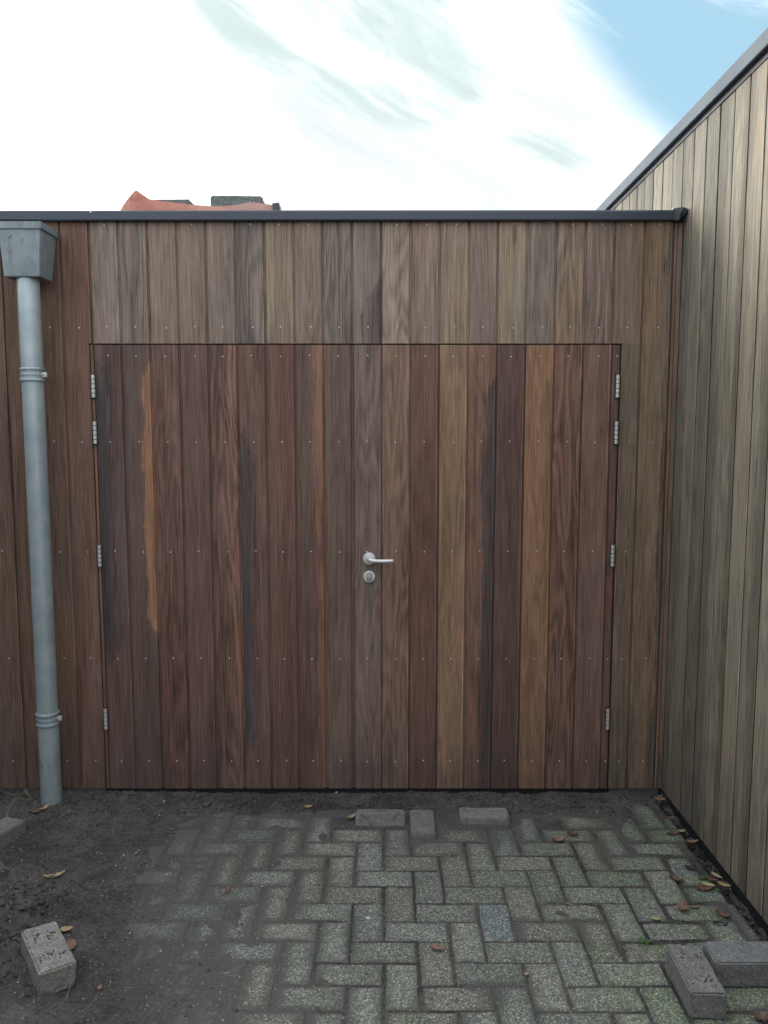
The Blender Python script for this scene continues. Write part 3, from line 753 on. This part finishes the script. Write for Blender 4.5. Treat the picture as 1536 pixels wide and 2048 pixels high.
bpy.data.objects['soil'].data.polygons.foreach_set('use_smooth', [True] * len(bpy.data.objects['soil'].data.polygons))
mb = MB(); mb.add([(-300, -300, -.085), (300, -300, -.085), (300, 300, -.085), (-300, 300, -.085)], [(0, 1, 2, 3)], thin=.4)
tag(mb.build('ground', SOIL), kind='structure')

# crumbs of soil and tiny pale stones (uncountable)
def ico(r, sub=1):
    bm = bmesh.new(); bmesh.ops.create_icosphere(bm, subdivisions=sub, radius=r); bm.verts.index_update()
    o = ([v.co.copy() for v in bm.verts], [tuple(v.index for v in f.verts) for f in bm.faces]); bm.free(); return o
IV, IF = ico(1., 1); IV2, IF2 = ico(1., 2)
def lump(mb, x, y, z, r, flat=.6, hi=False, rough=.35, **at):
    s_ = random.uniform(0, 99); V, Fc = (IV2, IF2) if hi else (IV, IF)
    M = Matrix.Rotation(random.uniform(0, 6), 3, 'Z'); sx, sy = random.uniform(.7, 1.3), random.uniform(.7, 1.1)
    vs = [(M @ Vector((v.x * sx, v.y * sy, v.z * flat))) * r * (1 + rough * mn.noise(v * 1.6 + Vector((s_, 0, 0)))) + Vector((x, y, z)) for v in V]
    mb.add(vs, Fc, **at)
mb = MB(); cnt = 0
while cnt < 9000:
    x = random.uniform(-1.9, 1.15); y = random.uniform(1.85, D)
    p_ = .9 * sm(-.95, -1.35, x) * (.4 + .6 * sm(2.7, 2.1, y)) + .5 * sm(3.08, 3.2, y) + .05 * cover(x, y)
    if random.random() > p_: continue
    r = .0016 + .0055 * random.random() ** 4 + (.0085 * random.random() ** 2 if x < -1.1 and y < 2.6 else (.006 * random.random() ** 4 if y > 3.1 else 0))
    lump(mb, x, y, soil_z(x, y) + r * .2, r, thin=0.); cnt += 1
tag(mb.build('soil_crumbs', SOIL), kind='stuff')
def pebm(name, col): return simple(name, col, .7, 0, 200, .2, .2)
mb = MB()
for _ in range(800):
    x = random.uniform(-1.8, 1.15); y = 1.85 + (D - 1.9) * random.random()
    z = max(soil_z(x, y), -.001 if x > -.6 else -1); r = .0008 + .0024 * random.random() ** 3
    mb.cur = random.choice([0, 0, 1, 2]); lump(mb, x, y, z + r * .3, r, .7)
tag(mb.build('grit', [pebm('pale_grit', (.42, .42, .38)), pebm('tan_grit', (.33, .27, .2)), pebm('grey_grit', (.22, .23, .23))]), kind='stuff')
# debris in the trench by the wall
mb = MB()
for _ in range(330):
    x = random.uniform(1.196, 1.236); y = random.uniform(1.7, D - .02); r = random.uniform(.004, .011)
    mb.cur = random.choice([0, 0, 0, 1, 2]); lump(mb, x, y, -.030 + random.random() * .018, r, random.uniform(.2, .5))
tag(mb.build('leaf_litter', [simple('black_mulch', (.012, .012, .013), .9), simple('brown_litter', (.07, .04, .03), .8), simple('grey_litter', (.06, .055, .055), .8)]), kind='stuff')

# ------------------------------------------------------------------ loose bricks
def brick(x, y, z, rz, L=.205, W=.1, H=.078, rx=0, ry=0, tint=(.17, .175, .165), label='', dirt=0., crumbs=0, cat='brick', group=None, seed=0):
    random.seed(100 + seed)
    mb = MB()
    bm = bmesh.new(); bmesh.ops.create_cube(bm, size=1, matrix=Matrix.Diagonal((L, W, H, 1)))
    bmesh.ops.bevel(bm, geom=list(bm.edges), offset=.005, segments=2, affect='EDGES')
    bmesh.ops.subdivide_edges(bm, edges=[e for e in bm.edges if e.calc_length() > .05], cuts=9, use_grid_fill=True)
    bmesh.ops.recalc_face_normals(bm, faces=bm.faces)
    for v in bm.verts:
        v.co += v.normal * (.0016 * mn.noise(v.co * 45 + Vector((seed * 7, 0, 0))) + .0026 * min(0, mn.noise(v.co * 24 + Vector((0, seed * 5, 0))) - .05) + .0008 * mn.noise(v.co * 140))
    bm.verts.index_update()
    vs = [v.co.copy() for v in bm.verts]; fs = [tuple(v.index for v in f.verts) for f in bm.faces]; bm.free()
    du = []
    for v in vs:
        d = .10 + dirt * sm(.0, .45, mn.noise(v * 28 + Vector((seed * 3.1, 0, 0)))) + (.35 * sm(-.01, -.04, v.z))
        du.append(d)
    mb.add(vs, fs, tint=tint, dust=du)
    o = mb.build('brick', LOOSE, smooth=True); o.location = (x, y, z); o.rotation_euler = (rx, ry, rz)
    if crumbs:
        cm = MB()
        for _ in range(crumbs):
            kx, ky = random.choice([(-.055, -.02), (-.045, .015), (.035, .0), (.055, .025), (.05, -.02)]); cx_ = random.gauss(kx, .010); cy_ = max(-.45 * W, min(.45 * W, random.gauss(ky, .009)))
            if abs(cx_) < L * .46: lump(cm, cx_, cy_, H / 2 + .001, random.uniform(.0012, .0028) + .003 * random.random() ** 4, .5, thin=0.)
        q_ = cm.build('soil_crumbs', CRUMB); q_.parent = o; q_['kind'] = 'stuff'
    tag(o, label, cat, group); return o
CRUMB = simple('dark_crumb', (.055, .048, .044), .95, 0, 200, .3, .5)
brick(-.999, 2.14, .053, math.atan2(-.18, .138), L=.222, W=.102, H=.08, rx=R(-3), ry=R(3), tint=(.26, .255, .235), dirt=.45, crumbs=55, label='pale grey concrete brick with soil crumbs on top, in dark soil at lower left', seed=1)
brick(-1.505, 2.84, .036, R(70), tint=(.19, .195, .18), dirt=.3, label='pale brick cut by the left edge, half sunk in soil', seed=2)
brick(-1.42, 2.62, .014, R(40), L=.10, tint=(.11, .11, .105), dirt=.9, label='dark broken brick piece lying in soil at the left edge', seed=3)
brick(.892, 2.06, .042, R(88.5), tint=(.21, .205, .205), dirt=.15, crumbs=32, label='dark grey brick lying lengthwise, touching the crosswise brick at lower right', seed=4)
brick(1.066, 2.132, .041, R(0), L=.21, tint=(.21, .21, .215), label='dark grey brick lying crosswise at the lower right edge beside the timber wall', seed=5)
brick(-.015, 3.062, -.006, R(-1), W=.085, rx=R(-10), tint=(.23, .235, .22), dirt=.7, label='tipped brick with dark front face at the soil edge before the doors', seed=6)
brick(.158, 3.018, -.020, R(89), L=.2, tint=(.20, .20, .19), dirt=.4, label='raised brick set end-on between the two crosswise edge bricks', seed=7)
brick(.418, 3.075, -.014, R(-1), W=.1, tint=(.24, .245, .23), dirt=.6, label='crosswise edge brick right of the end-on brick, half in soil', seed=8)
# bricks weighing down the sheet on the roof
brick(-.645, 3.52, 2.597, R(2), L=.225, W=.1, tint=(.16, .19, .19), label='grey concrete brick standing clear on the roof, right one of two', seed=9)
brick(-.955, 3.53, 2.585, R(-2), L=.215, W=.1, tint=(.16, .19, .19), label='grey concrete brick on the roof, mostly hidden behind the orange sheet', seed=10)
random.seed(55)

# orange sheet on the roof
tm, t = mat('orange_tarpaulin')
p = t.n('ShaderNodeTexCoord', out='Object')
n1 = t.noise(t.sc(p, 8, 20, 20), 1., 4, .6)
c = t.mix(t.ss(n1, .3, .7), (.36, .11, .07), (.48, .19, .14))
px2 = t.n('ShaderNodeSeparateXYZ', [p], out=0)
c = t.mix(t.ss(px2, -.22, .30, 0., .55), c, (.34, .24, .22))
finish(t, c, .42, t.noise(t.sc(p, 1, .6, .6), 28, 4), .9, .012)
prof = [(-1.135, .0), (-1.125, .032), (-1.105, .066), (-1.075, .103), (-1.052, .125), (-1.042, .126), (-1.02, .108), (-.99, .088), (-.95, .080), (-.88, .075), (-.80, .068), (-.74, .062), (-.68, .060), (-.62, .063), (-.56, .074), (-.53, .070), (-.49, .064), (-.455, .062)]
rows = [(3.36, 0.), (3.365, .55), (3.375, .9), (3.39, 1.), (3.41, .9), (3.43, .45), (3.46, .25), (3.60, .25), (3.78, .22), (3.80, 0.)]
mb = MB(); vs = []
for i, (x, h) in enumerate(prof):
    for (y, k) in rows:
        wv = .004 * mn.noise(Vector((x * 20, y * 15, 3)))
        vs.append((x + wv, y + 2.2 * wv + .012 * sin(x * 14), 2.500 + (h + (.012 if 0 < k < 1 else 0)) * k + (wv if k > 0 else 0) + (.016 if .2 < k < .3 else 0) * 0))
n = len(rows); fs = [(i * n + j, i * n + j + 1, (i + 1) * n + j + 1, (i + 1) * n + j) for i in range(len(prof) - 1) for j in range(n - 1)]
fs += [tuple(range(n)), tuple(range((len(prof) - 1) * n, len(prof) * n)), ] 
mb.add(vs, fs)
tarp = mb.build('tarpaulin', tm, smooth=True, origin=(-.8, 3.5, 2.5)); tag(tarp, 'crumpled orange-red plastic sheet weighed down by bricks on the shed roof', 'tarpaulin')
mb = MB(); mb.tube([(-1.05, 3.353, 2.50), (-1.053, 3.357, 2.54), (-1.047, 3.366, 2.59), (-1.052, 3.378, 2.622)], [.003, .0035, .003, .0015], 8)
mb.build('crease', simple('worn_yellow_crease', (.55, .38, .16), .6), tarp, origin=(-1.05, 3.36, 2.5))
mb = MB(); mb.box(-.462, -.432, 3.35, 3.42, 2.498, 2.572, M=Matrix.Translation((-.447, 0, 2.5)) @ Matrix.Rotation(R(-8), 4, 'Y') @ Matrix.Translation((.447, 0, -2.5)), bev=.004); mb.build('dark_end', SLATE, tarp, origin=(-.447, 3.38, 2.5))

# ------------------------------------------------------------------ leaves
def leafmat(name, a, b):
    m, t = mat(name); p = t.n('ShaderNodeTexCoord', out='Object')
    n1 = t.noise(p, 130, 3, .6)
    finish(t, t.mix(t.ss(n1, .35, .7), a, b), .6, n1, .3, .0008); return m
LM = {'orange': leafmat('orange_leaf', (.24, .14, .10), (.16, .095, .07)), 'brown': leafmat('brown_leaf', (.15, .085, .06), (.085, .05, .04)),
      'yellow': leafmat('yellow_leaf', (.36, .36, .20), (.26, .25, .13)), 'tan': leafmat('tan_leaf', (.38, .30, .17), (.24, .17, .10)),
      'dark': leafmat('dark_leaf', (.04, .032, .03), (.022, .02, .02)), 'green': leafmat('green_blade', (.05, .10, .025), (.03, .07, .02))}
def ztop(x, y):
    return max(soil_z(x, y), .001 if (x < 1.195 and x > -.7) else -1)
def leaf(x, y, L, W, col, rz, label, curl=.5, lift=0, tilt=0, lobes=0, z=None, name='leaf', cat='leaf', group=None):
    mb = MB(); n = 11; vs = []
    for i in range(n):
        s = i / (n - 1); hw = W / 2 * (sin(pi * min(1, s ** .8)) ** .7) * (1 + lobes * .35 * sin(s * 22)) if 0 < i < n - 1 else W * .02
        for q_ in (-1, -.5, 0, .5, 1):
            vs.append(((s - .5) * L, hw * q_ + .04 * L * sin(s * 3), curl * W * .45 * (q_ * q_) + curl * L * .22 * (2 * s - 1) ** 2 + .0006 * mn.noise(Vector((s * 9, q_ * 3, rz)))))
    fs = [(i * 5 + j, i * 5 + j + 1, i * 5 + j + 6, i * 5 + j + 5) for i in range(n - 1) for j in range(4)]
    mb.add(vs, fs)
    o = mb.build(name, LM[col], smooth=True)
    o.location = (x, y, (ztop(x, y) if z is None else z) + .0022 + lift); o.rotation_euler = (R(tilt), 0, rz)
    md = o.modifiers.new('thickness', 'SOLIDIFY'); md.thickness = .0005
    if name == 'leaf':
        mb = MB(); mb.tube([(-L * .5, 0, curl * L * .22), (-L * .62, -L * .03, curl * L * .2)], .0006, 5)
        st = mb.build('stalk', LM[col], None); st.parent = o
    tag(o, label, cat, group); return o
def G(u, v, z=0.):
    r = ray(u, v); k = (z - 1.6) / r.z; return r.x * k, r.y * k
LEAVES = [  # ground position, length, width, colour, heading, curl, lobes, label
 (110, 1765, .075, .022, 'tan', .5, .8, 1, 'ragged tan leaf lying on bare soil left of the paving'),
 (134, 1876, .042, .026, 'tan', .2, .4, 0, 'pale tan leaf beside the top of the pale brick in the soil'),
 (142, 1900, .058, .028, 'orange', -1.1, .5, 0, 'orange leaf leaning on the right side of the pale brick in the soil'),
 (88, 1974, .036, .022, 'orange', .1, .5, 0, 'light orange leaf at the near end of the pale brick in the soil'),
 (200, 1982, .02, .013, 'orange', 1.6, .3, 0, 'tiny orange leaf scrap on dark soil right of the pale brick'),
 (455, 1784, .045, .018, 'orange', 1.4, .4, 0, 'orange leaf standing up on dusty paving at left centre'),
 (90, 1634, .05, .02, 'tan', 1.1, .9, 1, 'curled yellowish leaf at the foot of the downpipe'),
 (72, 1641, .045, .018, 'brown', .1, .9, 0, 'brown leaf left of the foot of the downpipe'),
 (617, 1622, .034, .022, 'tan', .2, .6, 0, 'small tan leaf on the soil strip before the left door'),
 (703, 1638, .045, .02, 'tan', .7, .8, 1, 'pale crinkled leaf at the left end of the tipped edge brick'),
 (874, 1900, .050, .022, 'orange', -.45, .5, 0, 'orange-red leaf alone on the central paving'),
 (1117, 1684, .052, .034, 'orange', .1, .6, 0, 'broad orange leaf on paving before the right door'),
 (1145, 1672, .042, .030, 'brown', -.2, .7, 0, 'brown leaf just behind the broad orange leaf'),
 (1311, 1840, .034, .020, 'yellow', -.3, .3, 0, 'pale yellow oval leaf alone on the right paving'),
 (1053, 1950, .014, .013, 'tan', 0, .2, 0, 'round peach leaf scrap on near paving'),
 (1353, 1763, .050, .024, 'brown', -.7, .7, 0, 'reddish brown curled leaf on mossy paving'),
 (1408, 1781, .056, .036, 'brown', -.1, .4, 1, 'brown lobed leaf under the yellow leaf by the weed'),
 (1416, 1776, .046, .026, 'yellow', -.5, .3, 0, 'yellow leaf on top of the brown lobed leaf by the weed'),
 (1381, 1741, .042, .020, 'dark', -.5, .7, 0, 'dark curled leaf on mossy paving nearer the tall wall'),
 (1366, 1820, .050, .036, 'orange', .9, .6, 1, 'lobed orange-brown leaf on right paving'),
 (1390, 1817, .032, .014, 'orange', .1, .4, 0, 'small orange leaf touching the lobed orange-brown leaf'),
 (1446, 1835, .048, .028, 'brown', -.8, .7, 0, 'curled brown leaf in the joint above the loose crosswise brick'),
 (1441, 1853, .045, .018, 'dark', -.2, .7, 0, 'dark leaf just below the curled brown leaf'),
 (1450, 1750, .046, .018, 'yellow', -1.0, .4, 0, 'bright yellow leaf against the foot of the tall wall'),
 (1468, 1769, .046, .022, 'tan', -.6, .5, 0, 'tan leaf below the bright yellow leaf at the wall foot'),
 (1397, 1683, .056, .022, 'orange', .0, .6, 1, 'ragged orange leaf bridging the gap at the wall foot'),
 (1340, 1635, .052, .022, 'brown', 0, .5, 0, 'brown leaf on paving near the corner of both walls'),
 (1347, 1671, .056, .026, 'brown', .2, .5, 1, 'ragged brown leaf between mossy bricks near the tall wall'),
 (1364, 1660, .034, .018, 'yellow', .1, .3, 0, 'greenish yellow leaf right of the ragged brown leaf'),
 (1352, 1649, .03, .03, 'dark', .8, .5, 0, 'dark triangular leaf above the greenish yellow leaf'),
 (1319, 1579, .055, .026, 'orange', -.1, .5, 0, 'orange leaf wedged in the corner where both walls meet'),
 (1423, 1766, .040, .020, 'brown', -.4, .4, 0, 'reddish leaf behind the yellow leaf by the weed'),
 (1524, 2040, .045, .035, 'brown', .3, .5, 1, 'brown leaf at the bottom right corner of the view'),
]
for (u, v, L, W, col, rz, curl, lob, lab) in LEAVES:
    x, y = G(u, v); y = min(y, D - .03); zz = None; lift = 0
    if x > 1.15: x = min(x, 1.215); zz = .002 if x < 1.2 else -.008
    if 'on top of' in lab or 'behind the yellow' in lab: lift = .007
    if 'standing up' in lab: lift = .006
    leaf(x, y, L, W, col, rz, lab, curl=curl, lobes=lob, z=zz, lift=lift, tilt=40 if 'standing up' in lab else 0)
for (u, v, L, col, rz, lab) in ((635, 2020, .05, 'green', -.75, 'short green grass blade on near paving'), (1141, 1811, .035, 'tan', -.7, 'pale straw lying on right paving')):
    x, y = G(u, v); leaf(x, y, L, .005, col, rz, lab, curl=.1, name='grass_blade', cat='grass blade')
# weeds
def weed(u, v, lab, n=9, r=.018):
    x, y = G(u, v); root = empty('weed', (x, y, -.003)); tag(root, lab, 'weed')
    for i in range(n):
        a = i * 2.4 + random.random(); rr = r * random.uniform(.5, 1.1); h = random.uniform(.004, .014)
        mb = MB(); mb.tube([(0, 0, 0), (cos(a) * rr * .5, sin(a) * rr * .5, h)], .0006, 5)
        c0 = Vector((cos(a) * rr * .5, sin(a) * rr * .5, h)); e = Vector((cos(a), sin(a), .1)) * rr * .9; s_ = Vector((-sin(a), cos(a), 0)) * rr * .32
        mb.add([c0, c0 + e * .3 + s_, c0 + e * .75 + s_ * .8, c0 + e, c0 + e * .75 - s_ * .8, c0 + e * .3 - s_], [(0, 1, 2, 3, 4, 5)])
        o = mb.build('leaf', WEEDM, None); o.parent = root
WEEDM = leafmat('weed_green', (.07, .16, .04), (.04, .10, .03))
weed(1289, 1886, 'tiny green weed sprouting from a paving joint above the loose bricks')
weed(1412, 1762, 'small green weed beside the yellow leaf near the tall wall', 12, .024)
weed(1428, 1782, 'green weed tuft right below the yellow leaf near the tall wall', 7, .016)
# twigs
def twig(pts, r, lab, col):
    mb = MB(); P = [Vector(p) for p in pts]; Q = []
    for a, b in zip(P, P[1:]):
        for k in range(4): Q.append(a.lerp(b, k / 4) + Vector([random.uniform(-1, 1) * .0018 for _ in range(3)]))
    Q.append(P[-1]); mb.tube(Q, [r * (1 - .7 * i / len(Q)) for i in range(len(Q))], 7)
    o = mb.build('twig', col, origin=pts[0], smooth=True); tag(o, lab, 'twig')
TW = simple('brown_bark', (.09, .07, .055), .85, 0, 150, .3, .4); TP = simple('pale_stem', (.22, .19, .14), .8, 0, 150, .3, .3)
def P3(u, v, h=.012):
    x, y = G(u, v, .03); return (x, y, soil_z(x, y) + h)
twig([P3(14, 1645, .012), P3(15, 1634, .016), P3(30, 1622, .03), P3(66, 1611, .035)], .0015, 'thin pale twig sticking out of the soil left of the downpipe', TP)
twig([P3(50, 1600, .03), P3(64, 1612, .03)], .0018, 'short forked twiglet crossing the pale twig', TP)
twig([P3(146, 1950), P3(138, 1972, .014), P3(130, 1992, .006)], .0014, 'straight straw stem right of the pale brick in the soil', TP)
twig([P3(146, 1948), P3(137, 1976, .010), P3(135, 1990, .004)], .0010, 'thinner straw stem alongside the straight one', TP)
twig([P3(40, 1695), P3(44, 1707, .008)], .001, 'short pale stem on soil near the left edge', TP)
twig([P3(345, 1995, .003), P3(355, 1985, .006), P3(372, 1982, .004)], .0016, 'small dark root lying on soil at lower left centre', TW)
# stones in the soil
def stone(u, v, r, col, lab):
    x, y = G(u, v); mb = MB(); lump(mb, 0, 0, 0, r, .75, True); o = mb.build('stone', simple('stone_' + str(u) , col, .8, 0, 150, .3, .3), smooth=True)
    o.data.materials[0].name = 'stone_surface'
    o.location = (x, y, ztop(x, y) + r * .4); tag(o, lab, 'stone')
stone(273, 1711, .008, (.17, .17, .13), 'small olive stone on soil at left centre')
stone(396, 1600, .013, (.10, .065, .05), 'reddish brown stone on the soil strip under the left door')
stone(413, 1617, .016, (.07, .065, .065), 'dark lump of stone right of the reddish brown stone')
stone(328, 1610, .009, (.20, .19, .17), 'pale chip of stone left of the reddish brown stone')
stone(214, 1800, .010, (.075, .07, .065), 'dull grey pebble on the flat soil patch')
stone(673, 1592, .006, (.45, .44, .40), 'whitish pebble close to the door bottom')
stone(736, 1838, .006, (.55, .56, .52), 'bright white pebble on centre paving')
stone(32, 1798, .007, (.40, .40, .38), 'white chip in rough soil at the left edge')
# twigs and stones rest where they are; nothing else is needed behind the camera
